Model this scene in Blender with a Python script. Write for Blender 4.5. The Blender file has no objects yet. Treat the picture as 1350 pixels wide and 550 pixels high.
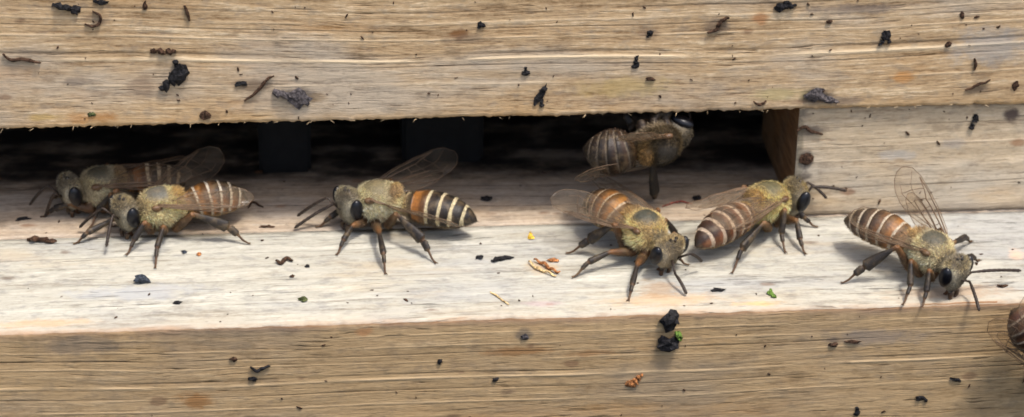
import bpy, bmesh, math, random
import numpy as np
from mathutils import Vector, Matrix, noise
from mathutils.kdtree import KDTree
R_ = math.radians
random.seed(5); rng = np.random.default_rng(5)
S = bpy.context.scene
COL = S.collection

# ------------------------------------------------------------------ camera (1 unit = 1 cm, a macro set)
CP = Vector((-1.60585, -18.18578, 9.85300))
CR = Vector((0.99639269, -0.08378304, 0.01349075))
CU = Vector((0.02747149, 0.46886124, 0.88284452))
CF = Vector((0.08029268, 0.87928922, -0.46947156))
cam = bpy.data.cameras.new('camera'); co = bpy.data.objects.new('camera', cam); COL.objects.link(co)
m3 = Matrix((CR, CU, -CF)).transposed()
co.matrix_world = Matrix.Translation(CP) @ m3.to_4x4()
cam.sensor_width = 36.0; cam.lens = 3375.0 / 1350 * 36
cam.clip_start = 0.5; cam.clip_end = 500
cam.dof.use_dof = True; cam.dof.focus_distance = 19.75; cam.dof.aperture_fstop = 0.45
S.camera = co

# ------------------------------------------------------------------ overcast daylight
SUN_EL, SUN_AZ = R_(70), R_(142)      # azimuth clockwise from +Y: from behind the camera, a little to the right
w = bpy.data.worlds.new('World'); S.world = w; w.use_nodes = True
nt = w.node_tree; bg = nt.nodes['Background']
sky = nt.nodes.new('ShaderNodeTexSky'); sky.sky_type = 'NISHITA'; sky.sun_disc = False
sky.sun_elevation = SUN_EL; sky.sun_rotation = SUN_AZ
sky.air_density = 1.0; sky.dust_density = 4.0; sky.ozone_density = 1.0
nt.links.new(sky.outputs[0], bg.inputs[0]); bg.inputs[1].default_value = 0.105
sl = bpy.data.lights.new('sun', 'SUN'); so = bpy.data.objects.new('sun', sl); COL.objects.link(so)
sl.energy = 1.5; sl.angle = R_(10); sl.color = (1.0, 0.955, 0.90)
sd = Vector((math.sin(SUN_AZ) * math.cos(SUN_EL), math.cos(SUN_AZ) * math.cos(SUN_EL), math.sin(SUN_EL)))
so.rotation_euler = sd.to_track_quat('Z', 'Y').to_euler(); so.location = sd * 30
S.view_settings.view_transform = 'Standard'; S.view_settings.look = 'None'
S.view_settings.exposure = 1.26; S.view_settings.gamma = 1.0; S.view_settings.use_curve_mapping = False
S.render.engine = 'CYCLES'
S.cycles.pixel_filter_type = 'BLACKMAN_HARRIS'; S.cycles.filter_width = 1.7
S.cycles.max_bounces = 8; S.cycles.transparent_max_bounces = 24
S.cycles.use_denoising = True

# ------------------------------------------------------------------ helpers
def at(px, py, ax, val):
    """the world point on the plane (axis ax = val) that is seen at a pixel of the 1350 x 550 photograph"""
    d = CF * 3375 + CR * (px - 675) + CU * (275 - py)
    return CP + d * ((val - CP[ax]) / d[ax])
def gz(px, py, z=0.0): return at(px, py, 2, z)

def tag(o, label=None, cat=None, group=None, kind=None):
    if label: o['label'] = label
    if cat: o['category'] = cat
    if group: o['group'] = group
    if kind: o['kind'] = kind
    return o
def empty(name, loc=(0, 0, 0)):
    o = bpy.data.objects.new(name, None); o.empty_display_size = 0.1; COL.objects.link(o); o.location = loc
    return o
def link(name, me, mats, parent=None):
    o = bpy.data.objects.new(name, me); COL.objects.link(o)
    for m in (mats if isinstance(mats, (list, tuple)) else [mats]):
        if m and m.name not in [x.name for x in me.materials if x]: me.materials.append(m)
    if parent:
        o.parent = parent
        o.matrix_parent_inverse = Matrix.Translation(-parent.location)
    return o
def mesh(name, vs, fs, smooth=True):
    me = bpy.data.meshes.new(name); me.from_pydata([tuple(v) for v in vs], [], fs); me.update()
    if smooth: me.polygons.foreach_set('use_smooth', [True] * len(me.polygons))
    return me

# ------------------------------------------------------------------ node helper
class N:
    def __init__(s, name):
        s.m = bpy.data.materials.new(name); s.m.use_nodes = True
        s.t = s.m.node_tree; s.bsdf = s.t.nodes['Principled BSDF']; s.out = s.t.nodes['Material Output']
    def set(s, sock, v):
        if isinstance(v, bpy.types.NodeSocket): s.t.links.new(v, sock)
        elif v is not None: sock.default_value = v
    def math(s, op, a, b=None, c=None, clamp=False):
        n = s.t.nodes.new('ShaderNodeMath'); n.operation = op; n.use_clamp = clamp
        s.set(n.inputs[0], a)
        if b is not None: s.set(n.inputs[1], b)
        if c is not None: s.set(n.inputs[2], c)
        return n.outputs[0]
    def add(s, a, b): return s.math('ADD', a, b)
    def mul(s, a, b): return s.math('MULTIPLY', a, b)
    def sub(s, a, b): return s.math('SUBTRACT', a, b)
    def ramp(s, v, lo, hi):      # smoothstep lo..hi -> 0..1
        n = s.t.nodes.new('ShaderNodeMapRange'); n.interpolation_type = 'SMOOTHSTEP'
        s.set(n.inputs[0], v); n.inputs[1].default_value = lo; n.inputs[2].default_value = hi
        return n.outputs[0]
    def xyz(s, x, y, z):
        n = s.t.nodes.new('ShaderNodeCombineXYZ')
        for i, v in enumerate((x, y, z)): s.set(n.inputs[i], v)
        return n.outputs[0]
    def noise(s, vec, scale=1.0, detail=3.0, rough=0.55, dist=0.0):
        n = s.t.nodes.new('ShaderNodeTexNoise'); s.set(n.inputs['Vector'], vec)
        n.inputs['Scale'].default_value = scale; n.inputs['Detail'].default_value = detail
        n.inputs['Roughness'].default_value = rough; n.inputs['Distortion'].default_value = dist
        return n.outputs[0]
    def mix(s, f, a, b, mode='MIX'):
        n = s.t.nodes.new('ShaderNodeMix'); n.data_type = 'RGBA'; n.blend_type = mode
        s.set(n.inputs[0], f)
        s.set(n.inputs[6], a if isinstance(a, bpy.types.NodeSocket) else (*a, 1))
        s.set(n.inputs[7], b if isinstance(b, bpy.types.NodeSocket) else (*b, 1))
        return n.outputs[2]
    def bump(s, h, strength=0.5, dist=0.01):
        n = s.t.nodes.new('ShaderNodeBump'); s.set(n.inputs['Height'], h)
        n.inputs['Strength'].default_value = strength; n.inputs['Distance'].default_value = dist
        s.t.links.new(n.outputs[0], s.bsdf.inputs['Normal'])
    def col(s, c, rough=0.8, spec=0.3):
        s.set(s.bsdf.inputs['Base Color'], c if isinstance(c, bpy.types.NodeSocket) else (*c, 1))
        s.set(s.bsdf.inputs['Roughness'], rough); s.bsdf.inputs['Specular IOR Level'].default_value = spec

def wood(name, cross, dark, mid, light, grey, seed=0.0, bow=(0, 0), lines=(), stains=(), greyness=0.5,
         contrast=1.0, bands=(), bumps=0.5, mottle=0.0, specks=0.22):
    """weathered softwood, grain along X; cross = axis across the grain"""
    n = N(name)
    tc = n.t.nodes.new('ShaderNodeTexCoord'); sp = n.t.nodes.new('ShaderNodeSeparateXYZ')
    n.t.links.new(tc.outputs['Object'], sp.inputs[0])
    x = sp.outputs[0]; c = sp.outputs[{'Y': 1, 'Z': 2}[cross]]; o = sp.outputs[{'Y': 2, 'Z': 1}[cross]]
    u = n.add(c, n.mul(n.mul(x, x), bow[1])); u = n.add(u, n.mul(x, bow[0]))
    warp = n.noise(n.xyz(n.mul(x, 0.28), n.mul(u, 0.9), seed), 1, 2)
    u = n.add(u, n.mul(n.sub(warp, 0.5), 0.16))
    o2 = n.add(n.mul(o, 3.0), seed)
    g1 = n.noise(n.xyz(n.mul(x, 0.55), n.mul(u, 9), o2), 1, 4, 0.6)
    g2 = n.noise(n.xyz(n.mul(x, 2.6), n.mul(u, 30), o2), 1, 5, 0.68)
    g3 = n.noise(n.xyz(n.mul(x, 11.0), n.mul(u, 55), n.add(o2, 7)), 1, 4, 0.65)
    lf = n.noise(n.xyz(n.mul(x, 0.5), n.mul(u, 1.3), n.add(o2, 3)), 1, 4, 0.6)
    mt = n.noise(n.xyz(n.mul(x, 7), n.mul(c, 13), n.add(o2, 11)), 1, 5, 0.65)
    g4 = n.noise(n.xyz(n.mul(x, 22), n.mul(c, 40), n.add(o2, 17)), 1, 4, 0.7)
    grain = n.add(n.add(n.mul(g1, 0.30), n.mul(g4, .16)), n.add(n.mul(g2, 0.32), n.mul(g3, 0.22)))
    f1 = n.ramp(grain, 0.5 - 0.115 / contrast, 0.5 + 0.01)
    f2 = n.ramp(grain, 0.5, 0.5 + 0.115 / contrast)
    cc = n.mix(f1, dark, mid); cc = n.mix(f2, cc, light)
    gm = n.mul(n.ramp(lf, 0.47, 0.66), greyness)
    cc = n.mix(gm, cc, n.mix(f1, tuple(v * 0.55 for v in grey), grey))
    # warm, resinous patches
    wl = n.noise(n.xyz(n.mul(x, 0.7), n.mul(u, 2.6), n.add(o2, 23)), 1, 4, 0.6)
    cc = n.mix(n.mul(n.ramp(wl, 0.55, 0.75), 0.35), cc, (mid[0] * 1.05, mid[1] * 0.80, mid[2] * 0.50))
    if mottle: cc = n.mix(n.mul(n.ramp(mt, 0.50, 0.68), mottle), cc, tuple(v * 0.55 for v in grey))
    df = n.noise(n.xyz(n.mul(x, 3.0), n.mul(c, 6.0), n.add(o2, 51)), 1, 6, 0.72)
    cc = n.mix(n.mul(n.ramp(df, 0.52, 0.70), .42), cc, tuple(v * .6 for v in dark))
    # dark pore dashes
    ds = n.noise(n.xyz(n.mul(x, 3.2), n.mul(u, 48), n.add(o2, 31)), 1, 2, 0.5)
    msk = n.noise(n.xyz(n.mul(x, 0.9), n.mul(u, 3), n.add(o2, 41)), 1, 2)
    dash = n.mul(n.ramp(ds, 0.60, 0.72), n.ramp(msk, 0.42, 0.62))
    cc = n.mix(n.mul(dash, 0.65), cc, tuple(v * 0.30 for v in dark))
    # growth-ring ridges: pale thin lines (or dark, if negative)
    h = n.add(n.mul(g1, 0.6), n.add(n.mul(g2, 0.6), n.mul(g3, 0.35)))
    for (u0, wd, st) in lines:
        d = n.math('ABSOLUTE', n.sub(u, u0 + 0.0)); k = n.math('SUBTRACT', 1.0, n.math('DIVIDE', d, wd), clamp=True)
        md = n.ramp(n.noise(n.xyz(n.mul(x, 1.1), u0 * 9.1, seed), 1, 3), 0.30, 0.55)
        k = n.mul(k, n.mul(md, abs(st)))
        cc = n.mix(k, cc, tuple(min(0.95, v * 1.18) for v in light) if st > 0 else tuple(v * 0.35 for v in dark))
        h = n.add(h, n.mul(k, 0.5 if st > 0 else -0.8))
    # zones along an edge: (coordinate where full, coordinate where gone, colour, strength)
    for (c1, c0, col, st) in bands:
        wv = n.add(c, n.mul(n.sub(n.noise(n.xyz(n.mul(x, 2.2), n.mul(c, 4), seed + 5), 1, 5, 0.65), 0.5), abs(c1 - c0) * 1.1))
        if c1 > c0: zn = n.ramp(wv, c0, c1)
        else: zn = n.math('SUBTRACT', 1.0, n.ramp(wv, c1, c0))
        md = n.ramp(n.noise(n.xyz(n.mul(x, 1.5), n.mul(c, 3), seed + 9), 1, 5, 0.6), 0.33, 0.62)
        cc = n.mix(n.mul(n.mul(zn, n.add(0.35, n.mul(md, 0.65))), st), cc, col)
    wob = n.noise(n.xyz(n.mul(x, 6), n.mul(c, 9), seed + 2), 1, 5, 0.7)
    for (x0, c0, rx, rc, col, st) in stains:
        dx = n.math('DIVIDE', n.sub(x, x0), rx); dc = n.math('DIVIDE', n.sub(c, c0), rc)
        d = n.math('SQRT', n.add(n.mul(dx, dx), n.mul(dc, dc)))
        d = n.add(d, n.mul(n.sub(wob, 0.5), 2.2))
        cc = n.mix(n.mul(n.math('SUBTRACT', 1.0, n.ramp(d, 0.35, 1.15)), st), cc, col)
    # ochre and rust coloured droppings and resin dots
    v2 = n.t.nodes.new('ShaderNodeTexVoronoi'); v2.inputs['Scale'].default_value = 3.1
    n.set(v2.inputs['Vector'], n.xyz(n.mul(x, .8), n.mul(c, 1.5), n.add(o2, 62)))
    s2 = n.t.nodes.new('ShaderNodeSeparateColor'); n.t.links.new(v2.outputs['Color'], s2.inputs[0])
    k2 = n.math('SUBTRACT', n.mul(n.ramp(s2.outputs[1], 0.45, 1.0), .20), n.add(v2.outputs['Distance'], n.mul(n.sub(wob, .5), .34)))
    cc = n.mix(n.mul(n.ramp(k2, -.02, .10), .60), cc, n.mix(s2.outputs[2], (0.30, .12, .04), (0.10, .07, .05)))
    # dust-fine dirt specks
    vo = n.t.nodes.new('ShaderNodeTexVoronoi'); vo.inputs['Scale'].default_value = 5.5
    n.set(vo.inputs['Vector'], n.xyz(n.mul(x, 1.0), n.mul(c, 1.35), n.add(o2, 2)))
    sz = n.t.nodes.new('ShaderNodeSeparateColor'); n.t.links.new(vo.outputs['Color'], sz.inputs[0])
    thr = n.mul(n.ramp(sz.outputs[0], 0.60, 1.0), 0.11)
    sp_ = n.math('SUBTRACT', 1.0, n.math('DIVIDE', n.add(vo.outputs['Distance'], n.mul(n.sub(wob, 0.5), 0.08)), n.add(thr, 0.001)), clamp=True)
    cc = n.mix(n.mul(n.ramp(sp_, 0.0, 0.5), specks), cc, (0.07, 0.045, 0.03))
    n.col(cc, 0.82, 0.22); n.bump(n.sub(h, n.mul(dash, 0.7)), bumps, 0.02)
    return n.m

# ------------------------------------------------------------------ wood of the hive
TAN_D, TAN_M, TAN_L, GREY = (0.20, 0.115, 0.050), (0.50, 0.345, 0.19), (0.78, 0.61, 0.39), (0.47, 0.40, 0.31)
def st(px, py, ax, v, rx, rc, col, s):
    p = at(px, py, ax, v); return (p.x, p[2 if ax == 1 else 1], rx, rc, col, s)
YU, ZU = -0.06, 1.0          # upper board: front plane and underside
DL = -1.48                   # front of the landing board
SMUT = (0.050, 0.042, 0.040)
up_st = [st(1075, 128, 1, YU, .16, .075, SMUT, .85), st(1110, 132, 1, YU, .22, .05, (0.12, .1, .09), .6),
         st(604, 46, 1, YU, .09, .06, (0.22, .10, .035), .9), st(612, 52, 1, YU, .22, .05, (0.17, .12, .08), .6),
         st(395, 128, 1, YU, .17, .09, (0.085, .075, .07), .75), st(335, 112, 1, YU, .16, .05, (0.13, .09, .06), .7),
         st(190, 115, 1, YU, .14, .12, (0.22, .15, .1), .6), st(125, 155, 1, YU, .25, .06, (0.42, .19, .05), .7),
         st(60, 155, 1, YU, .18, .04, (0.50, .33, .10), .6), st(1190, 102, 1, YU, .10, .06, (0.48, .22, .06), .7),
         st(1003, 24, 1, YU, .08, .06, (0.40, .17, .06), .7), st(945, 33, 1, YU, .12, .10, (0.12, .09, .07), .6),
         st(1125, 12, 1, YU, .40, .06, (0.14, .12, .11), .6), st(120, 25, 1, YU, .16, .05, (0.16, .10, .06), .6),
         st(820, 115, 1, YU, .40, .09, (0.50, .36, .13), .5), st(1030, 125, 1, YU, .25, .06, (0.45, .38, .17), .5),
         st(1310, 60, 1, YU, .4, .2, (0.33, .32, .30), .55), st(100, 108, 1, YU, .18, .05, (0.15, .12, .1), .6),
         st(655, 98, 1, YU, .3, .05, (0.45, .30, .15), .4), st(1290, 118, 1, YU, .14, .05, (0.12, .09, .07), .6),
         st(855, 45, 1, YU, .1, .05, (0.16, .10, .07), .5), st(420, 130, 1, YU, .1, .05, (0.3, .2, .1), .5)]
zl = at(675, 77, 1, YU).z
M_up = wood('weathered_pine_upper', 'Z', TAN_D, TAN_M, TAN_L, GREY, seed=1.3, bow=(0.010, -0.0045),
            contrast=.88, lines=((zl, .024, .95), (zl + .33, .016, .35), (zl + .19, .014, .45), (zl - .22, .014, .35), (zl + .05, .02, -.5),
                   (zl + .42, .014, -.35), (zl - .06, .012, -.4), (zl + .27, .010, -.35)),
            stains=up_st, greyness=.75, bumps=.6, mottle=.40, bands=((ZU - .01, ZU + .10, (0.50, .31, .13), .55),))
rs_ = random.Random(11)
for i_ in range(16):
    p_ = at(rs_.uniform(10, 1340), rs_.uniform(5, 140), 1, YU)
    up_st.append((p_.x, p_.z, rs_.uniform(.05, .22), rs_.uniform(.02, .05), rs_.choice(((.15, .10, .06), (.12, .10, .09), (.34, .17, .06))), rs_.uniform(.3, .6)))
bl_st = [st(1063, 209, 1, 0, .075, .085, (0.055, .04, .035), .95), st(1334, 152, 1, 0, .085, .07, (0.085, .06, .05), .95),
         st(1070, 172, 1, 0, .16, .05, (0.13, .1, .08), .7), st(1060, 233, 1, 0, .07, .04, SMUT, .7),
         st(1180, 205, 1, 0, .2, .05, (0.40, .39, .37), .5), st(1050, 150, 1, 0, .15, .08, (0.18, .15, .12), .6),
         st(1255, 190, 1, 0, .12, .06, (0.28, .26, .24), .5), st(1054, 200, 1, 0, .035, .4, (0.10, .09, .06), .6)]
M_bl = wood('weathered_pine_block', 'Z', (0.25, .17, .10), (0.51, .40, .265), (0.70, .57, .40), (0.50, .44, .35), seed=8.1, contrast=.8,
            bow=(0.02, -0.006), stains=bl_st, greyness=.8, bumps=.55, lines=((.63, .014, .4), (.26, .012, -.5), (.50, .01, .3), (.80, .01, -.4)),
            mottle=.35, bands=((.04, .12, (0.25, .21, .17), .5),))
lt_st_shade = [st(715, 352, 2, 0, .16, .12, (0.45, .32, .18), .6), st(60, 425, 2, 0, .4, .06, (0.55, .33, .16), .5),
         st(180, 385, 2, 0, .6, .15, (0.36, .375, .39), .6), st(880, 395, 2, 0, .5, .12, (0.52, .34, .18), .6),
         st(1250, 385, 2, 0, .5, .14, (0.42, .30, .20), .7), st(1000, 400, 2, 0, .2, .05, (0.70, .42, .16), .6),
         st(715, 400, 2, 0, .15, .06, (0.45, .33, .33), .5), st(870, 380, 2, 0, .2, .16, (0.33, .20, .10), .55),  # last patch here paints the golden bee's soft shadow in brown
         st(1340, 335, 2, 0, .08, .1, (0.70, .45, .3), .6)]
M_lt = wood('bleached_pine_top', 'Y', (0.25, .22, .17), (0.43, .41, .34), (0.59, .565, .48), (0.34, .34, .325), seed=15.7,
            bow=(0.0, 0.004), stains=lt_st_shade, greyness=.7, bumps=.8, mottle=.45, contrast=.80, specks=.2,
            lines=((-.30, .016, -.3), (-.75, .02, -.25), (-1.1, .02, .3)), bands=((DL - .02, DL + .30, (0.56, .47, .34), .4), (DL - .03, DL + .06, (0.34, .18, .08), .8)))
LW_D, LW_M, LW_L = (0.24, 0.15, 0.068), (0.44, 0.30, 0.155), (0.61, 0.44, 0.25)
zs = at(675, 497, 1, DL).z
lf_st = [st(685, 463, 1, DL, .28, .05, (0.24, .11, .035), .65), st(255, 527, 1, DL, .16, .08, (0.28, .13, .04), .8),
         st(480, 438, 1, DL, .07, .04, (0.40, .18, .07), .6), st(780, 465, 1, DL, .2, .04, (0.26, .13, .05), .6),
         st(110, 455, 1, DL, .4, .10, (0.14, .12, .10), .55), st(1150, 445, 1, DL, .5, .08, (0.19, .17, .16), .5),
         st(1100, 448, 1, DL, .12, .03, (0.08, .06, .05), .6), st(690, 440, 1, DL, .07, .06, (0.10, .09, .08), .6),]
M_lf = wood('weathered_pine_lower', 'Z', LW_D, LW_M, LW_L, (0.23, .20, .16), seed=27.2, bow=(0.0, -0.0022), stains=lf_st,
            lines=((zs, .020, .9), (zs + .30, .012, .4), (zs + .16, .010, .35), (zs - .22, .014, .5), (zs + .045, .014, -.4),
                   (zs + .40, .012, .35), (zs - .10, .010, -.35), (zs + .23, .010, -.35)),
            greyness=.35, contrast=.65, bumps=.6, mottle=.30, bands=((-.015, -.10, (0.20, .13, .10), .6), (0.0, -.05, (0.26, .12, .045), .8)))
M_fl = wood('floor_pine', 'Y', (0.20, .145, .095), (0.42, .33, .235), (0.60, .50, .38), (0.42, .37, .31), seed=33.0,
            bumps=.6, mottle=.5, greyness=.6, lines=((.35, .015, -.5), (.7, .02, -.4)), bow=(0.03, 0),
            bands=((1.02, .70, (0.012, .009, .007), .96), (1.10, .80, (0.010, .008, .007), .99), (0.0, .10, (0.40, .34, .27), .3)))  # near-black inner bands put the slot's shade into the floor colour
M_end = wood('cut_end_pine', 'Z', (0.09, .045, .018), (0.20, .105, .045), (0.30, .18, .09), (0.16, .11, .07), seed=40.0, mottle=.4, bow=(.3, 0))
def flat(name, c, rough=.8, var=.35, sc=9, spec=.3, bmp=.3):
    n = N(name); tc = n.t.nodes.new('ShaderNodeTexCoord')
    a = n.noise(tc.outputs['Object'], sc, 5, .6)
    n.col(n.mix(n.ramp(a, .35, .65), tuple(v * (1 - var) for v in c), tuple(min(1, v * (1 + var)) for v in c)), rough, spec)
    n.bump(a, bmp, .02); return n.m
M_dark = flat('near_black_wood', (0.003, .0032, .0035), .85)  # even near-black wood for the frame ends
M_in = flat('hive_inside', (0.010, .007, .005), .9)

# ------------------------------------------------------------------ planks: a rounded, worn section swept along X
def nz(x, y, z): return noise.noise(Vector((x, y, z)))
def plank(name, x0, x1, y0, y1, z0, z1, mats, pick, parent, seed=0, step=.022, rag=None, relief=.006, ch=.012, cap=None):
    """rag = {'fb': amp, 'ft': amp}: roughness of the front-bottom / front-top edge"""
    rag = rag or {}
    prof = []     # (y, z, tag)
    def seg(a, b, n, t, ease=False):
        for i in range(n):
            k = i / n
            prof.append((a[0] + (b[0] - a[0]) * k, a[1] + (b[1] - a[1]) * k, t if i else t + '*'))
    seg((y0, z0 + ch), (y0, z0 + ch * 3), 1, 'fb'); seg((y0, z0 + ch * 3), (y0, z1 - ch * 3), 22, 'f'); seg((y0, z1 - ch * 3), (y0, z1 - ch), 1, 'f')
    seg((y0, z1 - ch), (y0 + ch, z1), 2, 'ft'); seg((y0 + ch, z1), (y0 + ch * 4, z1), 2, 't'); seg((y0 + ch * 4, z1), (y1, z1), 22, 't')
    seg((y1, z1), (y1, z0), 2, 'b'); seg((y1, z0), (y0 + ch * 3, z0), 6, 'u'); seg((y0 + ch * 3, z0), (y0 + ch, z0), 1, 'u'); seg((y0 + ch, z0), (y0, z0 + ch), 2, 'fb')
    n = len(prof); xs = np.arange(x0, x1 + step * .5, step); xs[-1] = x1
    vs, fs = [], []
    fbA, ftA = rag.get('fb', .003), rag.get('ft', .003)
    for x in xs:
        for (y, z, t) in prof:
            dy = dz = 0.0
            if t[0] == 'f':
                dy = relief * (nz(x * .5, z * 9, seed) + .6 * nz(x * 1.6, z * 28, seed + 4))
            if t[0] == 't':
                dz = relief * (nz(x * .5, y * 7, seed) + .6 * nz(x * 2, y * 22, seed + 4))
            if 'fb' in t or (t[0] == 'f' and z < z0 + ch * 3.2):
                e = nz(x * 1.3, 0, seed + 9) * .6 + nz(x * 7, 3, seed + 9) * .6 + nz(x * 24, 5, seed) * .7
                dz += fbA * e; dy += fbA * .5 * nz(x * 11, 8, seed)
            if 'ft' in t or (t[0] in 'ft' and (z > z1 - ch * 3.2 and y < y0 + ch * 4.5)):
                e = nz(x * 1.1, 0, seed + 19) * .7 + nz(x * 6, 3, seed + 19) * .6 + nz(x * 19, 5, seed) * .5
                dz += ftA * e * .6; dy += ftA * (nz(x * 5, 8, seed) + .6 * nz(x * 17, 2, seed))
            vs.append((x, y + dy, z + dz))
    for i in range(len(xs) - 1):
        for j in range(n):
            a, b = i * n + j, i * n + (j + 1) % n
            fs.append((a, a + n, b + n, b))
    fs.append(tuple(range(n))); fs.append(tuple(range(len(xs) * n - 1, (len(xs) - 1) * n - 1, -1)))
    me = mesh(name, vs, fs)
    o = link(name, me, mats, parent)
    if len(mats) > 1:
        for p in me.polygons:
            p.material_index = pick(p.normal, p.center)
    me.polygons[-1].use_smooth = me.polygons[-2].use_smooth = False
    return o

hive = empty('beehive', (0, 2, 0))
tag(hive, 'weathered pine beehive with long dark entrance slot above a bleached landing board', 'beehive')
X0, X1 = -7.0, 7.0
xb = at(1050, 200, 1, 0).x
plank('upper_board', X0, X1, YU, YU + 1.9, ZU, 4.2, [M_up], None, hive, 3, rag={'fb': .020}, relief=.007)
bk = plank('entrance_block', xb, X1, 0.0, 1.45, .004, ZU - .022, [M_bl, M_end], lambda nn, c: 1 if nn.x < -.7 else 0, hive, 21, rag={'fb': .008, 'ft': .010})
plank('landing_board', X0, X1, DL, -.016, -3.4, -.004, [M_lf, M_lt], lambda nn, c: 1 if nn.z > .45 else 0, hive, 33, rag={'ft': .015}, relief=.007, ch=.016)
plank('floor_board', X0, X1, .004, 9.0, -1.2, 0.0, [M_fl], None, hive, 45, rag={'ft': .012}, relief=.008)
def box(name, a, b, mat, parent, jit=0.0, bev=.01):
    bm = bmesh.new(); bmesh.ops.create_cube(bm, size=1)
    c = [(a[i] + b[i]) / 2 for i in range(3)]; s = [(b[i] - a[i]) for i in range(3)]
    for v in bm.verts: v.co = Vector((c[0] + v.co.x * s[0], c[1] + v.co.y * s[1], c[2] + v.co.z * s[2]))
    bmesh.ops.bevel(bm, geom=bm.edges[:], offset=bev, segments=2, affect='EDGES')
    me = bpy.data.meshes.new(name); bm.to_mesh(me); bm.free()
    return link(name, me, mat, parent)
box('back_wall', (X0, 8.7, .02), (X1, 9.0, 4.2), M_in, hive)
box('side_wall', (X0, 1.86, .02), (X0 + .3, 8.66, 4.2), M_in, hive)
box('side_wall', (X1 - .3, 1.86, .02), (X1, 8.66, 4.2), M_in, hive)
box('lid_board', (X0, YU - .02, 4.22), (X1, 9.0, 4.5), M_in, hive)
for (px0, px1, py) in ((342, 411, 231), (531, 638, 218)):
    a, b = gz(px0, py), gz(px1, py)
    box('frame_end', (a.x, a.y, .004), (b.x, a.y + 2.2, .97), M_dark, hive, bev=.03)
# splinter fibres along the ragged lower edge of the upper board and the landing edge
def fibres(name, n, gen, mat, parent):
    vs, fs = [], []
    for i in range(n):
        p, d, L, wd = gen()
        d = d.normalized(); s = d.cross(Vector((0, -1, .3))).normalized() * wd
        k = len(vs); mid = p + d * L * .5 + Vector((0, 0, random.uniform(-.2, .2) * L))
        vs += [p - s, p + s, mid + s * .7, mid - s * .7, p + d * L]
        fs += [(k, k + 1, k + 2, k + 3), (k + 3, k + 2, k + 4)]
    o = link(name, mesh(name, vs, fs), mat, parent); o['kind'] = 'stuff'; return o
M_fib = flat('wood_fibre', (0.52, .38, .22), .8, .3)
fibres('splinter', 70, lambda: (Vector((random.uniform(-4.5, 4.9), YU + random.uniform(-.004, .01), ZU + random.uniform(-.004, .012))),
       Vector((random.uniform(-1, 1), random.uniform(-.5, .1), random.uniform(-.45, .05))), random.uniform(.015, .05), random.uniform(.001, .0028)), M_fib, hive)

# ------------------------------------------------------------------ bee materials
def bee_mat():
    n = N('bee_cuticle'); a = n.t.nodes.new('ShaderNodeAttribute'); a.attribute_name = 'Col'
    g = n.t.nodes.new('ShaderNodeAttribute'); g.attribute_name = 'Gloss'
    tc = n.t.nodes.new('ShaderNodeTexCoord'); q = n.noise(tc.outputs['Object'], 55, 4, .65); q2 = n.noise(tc.outputs['Object'], 14, 3, .6)
    c = n.mix(n.mul(n.ramp(q, .35, .62), .40), a.outputs[0], (0.015, .010, .006))
    c = n.mix(n.mul(n.ramp(q2, .45, .7), .20), c, (0.35, .24, .12))
    n.col(c, n.math('SUBTRACT', .82, n.mul(g.outputs['Fac'], .58)), .42); n.bump(q, .45, .008)
    return n.m
M_bee = bee_mat()
def hair_mat():
    n = N('bee_hair'); a = n.t.nodes.new('ShaderNodeAttribute'); a.attribute_name = 'Col'
    n.col(a.outputs[0], .6, .25)
    tr = n.t.nodes.new('ShaderNodeBsdfTranslucent'); n.t.links.new(a.outputs[0], tr.inputs[0])
    mx = n.t.nodes.new('ShaderNodeMixShader'); mx.inputs[0].default_value = .35
    n.t.links.new(n.bsdf.outputs[0], mx.inputs[1]); n.t.links.new(tr.outputs[0], mx.inputs[2]); n.t.links.new(mx.outputs[0], n.out.inputs[0])
    return n.m
M_hair = hair_mat()
def eye_mat():
    n = N('compound_eye'); tc = n.t.nodes.new('ShaderNodeTexCoord')
    vo = n.t.nodes.new('ShaderNodeTexVoronoi'); vo.inputs['Scale'].default_value = 150; n.t.links.new(tc.outputs['Object'], vo.inputs['Vector'])
    n.col((0.006, .006, .008), .30, .35); n.bump(vo.outputs['Distance'], .12, .004); return n.m
M_eye = eye_mat()
def wing_mat():
    n = N('wing_membrane'); tc = n.t.nodes.new('ShaderNodeTexCoord'); q = n.noise(tc.outputs['Object'], 9, 4, .6)
    n.col((0.27, .22, .165), .14, 1.0); n.bump(q, .5, .03)
    tr = n.t.nodes.new('ShaderNodeBsdfTransparent'); tr.inputs[0].default_value = (0.975, .955, .925, 1)
    fr = n.t.nodes.new('ShaderNodeLayerWeight'); fr.inputs[0].default_value = .5
    f = n.add(n.mul(n.math('POWER', fr.outputs[1], 3.5), .60), n.mul(n.ramp(q, .35, .7), .07)); f = n.math('ADD', f, .045, clamp=True)
    mx = n.t.nodes.new('ShaderNodeMixShader'); n.set(mx.inputs[0], f)
    n.t.links.new(tr.outputs[0], mx.inputs[1]); n.t.links.new(n.bsdf.outputs[0], mx.inputs[2]); n.t.links.new(mx.outputs[0], n.out.inputs[0])
    return n.m
M_wing = wing_mat()
M_vein = flat('wing_vein', (0.13, .080, .045), .45, .3)
M_ant = flat('antenna_shell', (0.030, .020, .014), .45, .3, 40)

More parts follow.
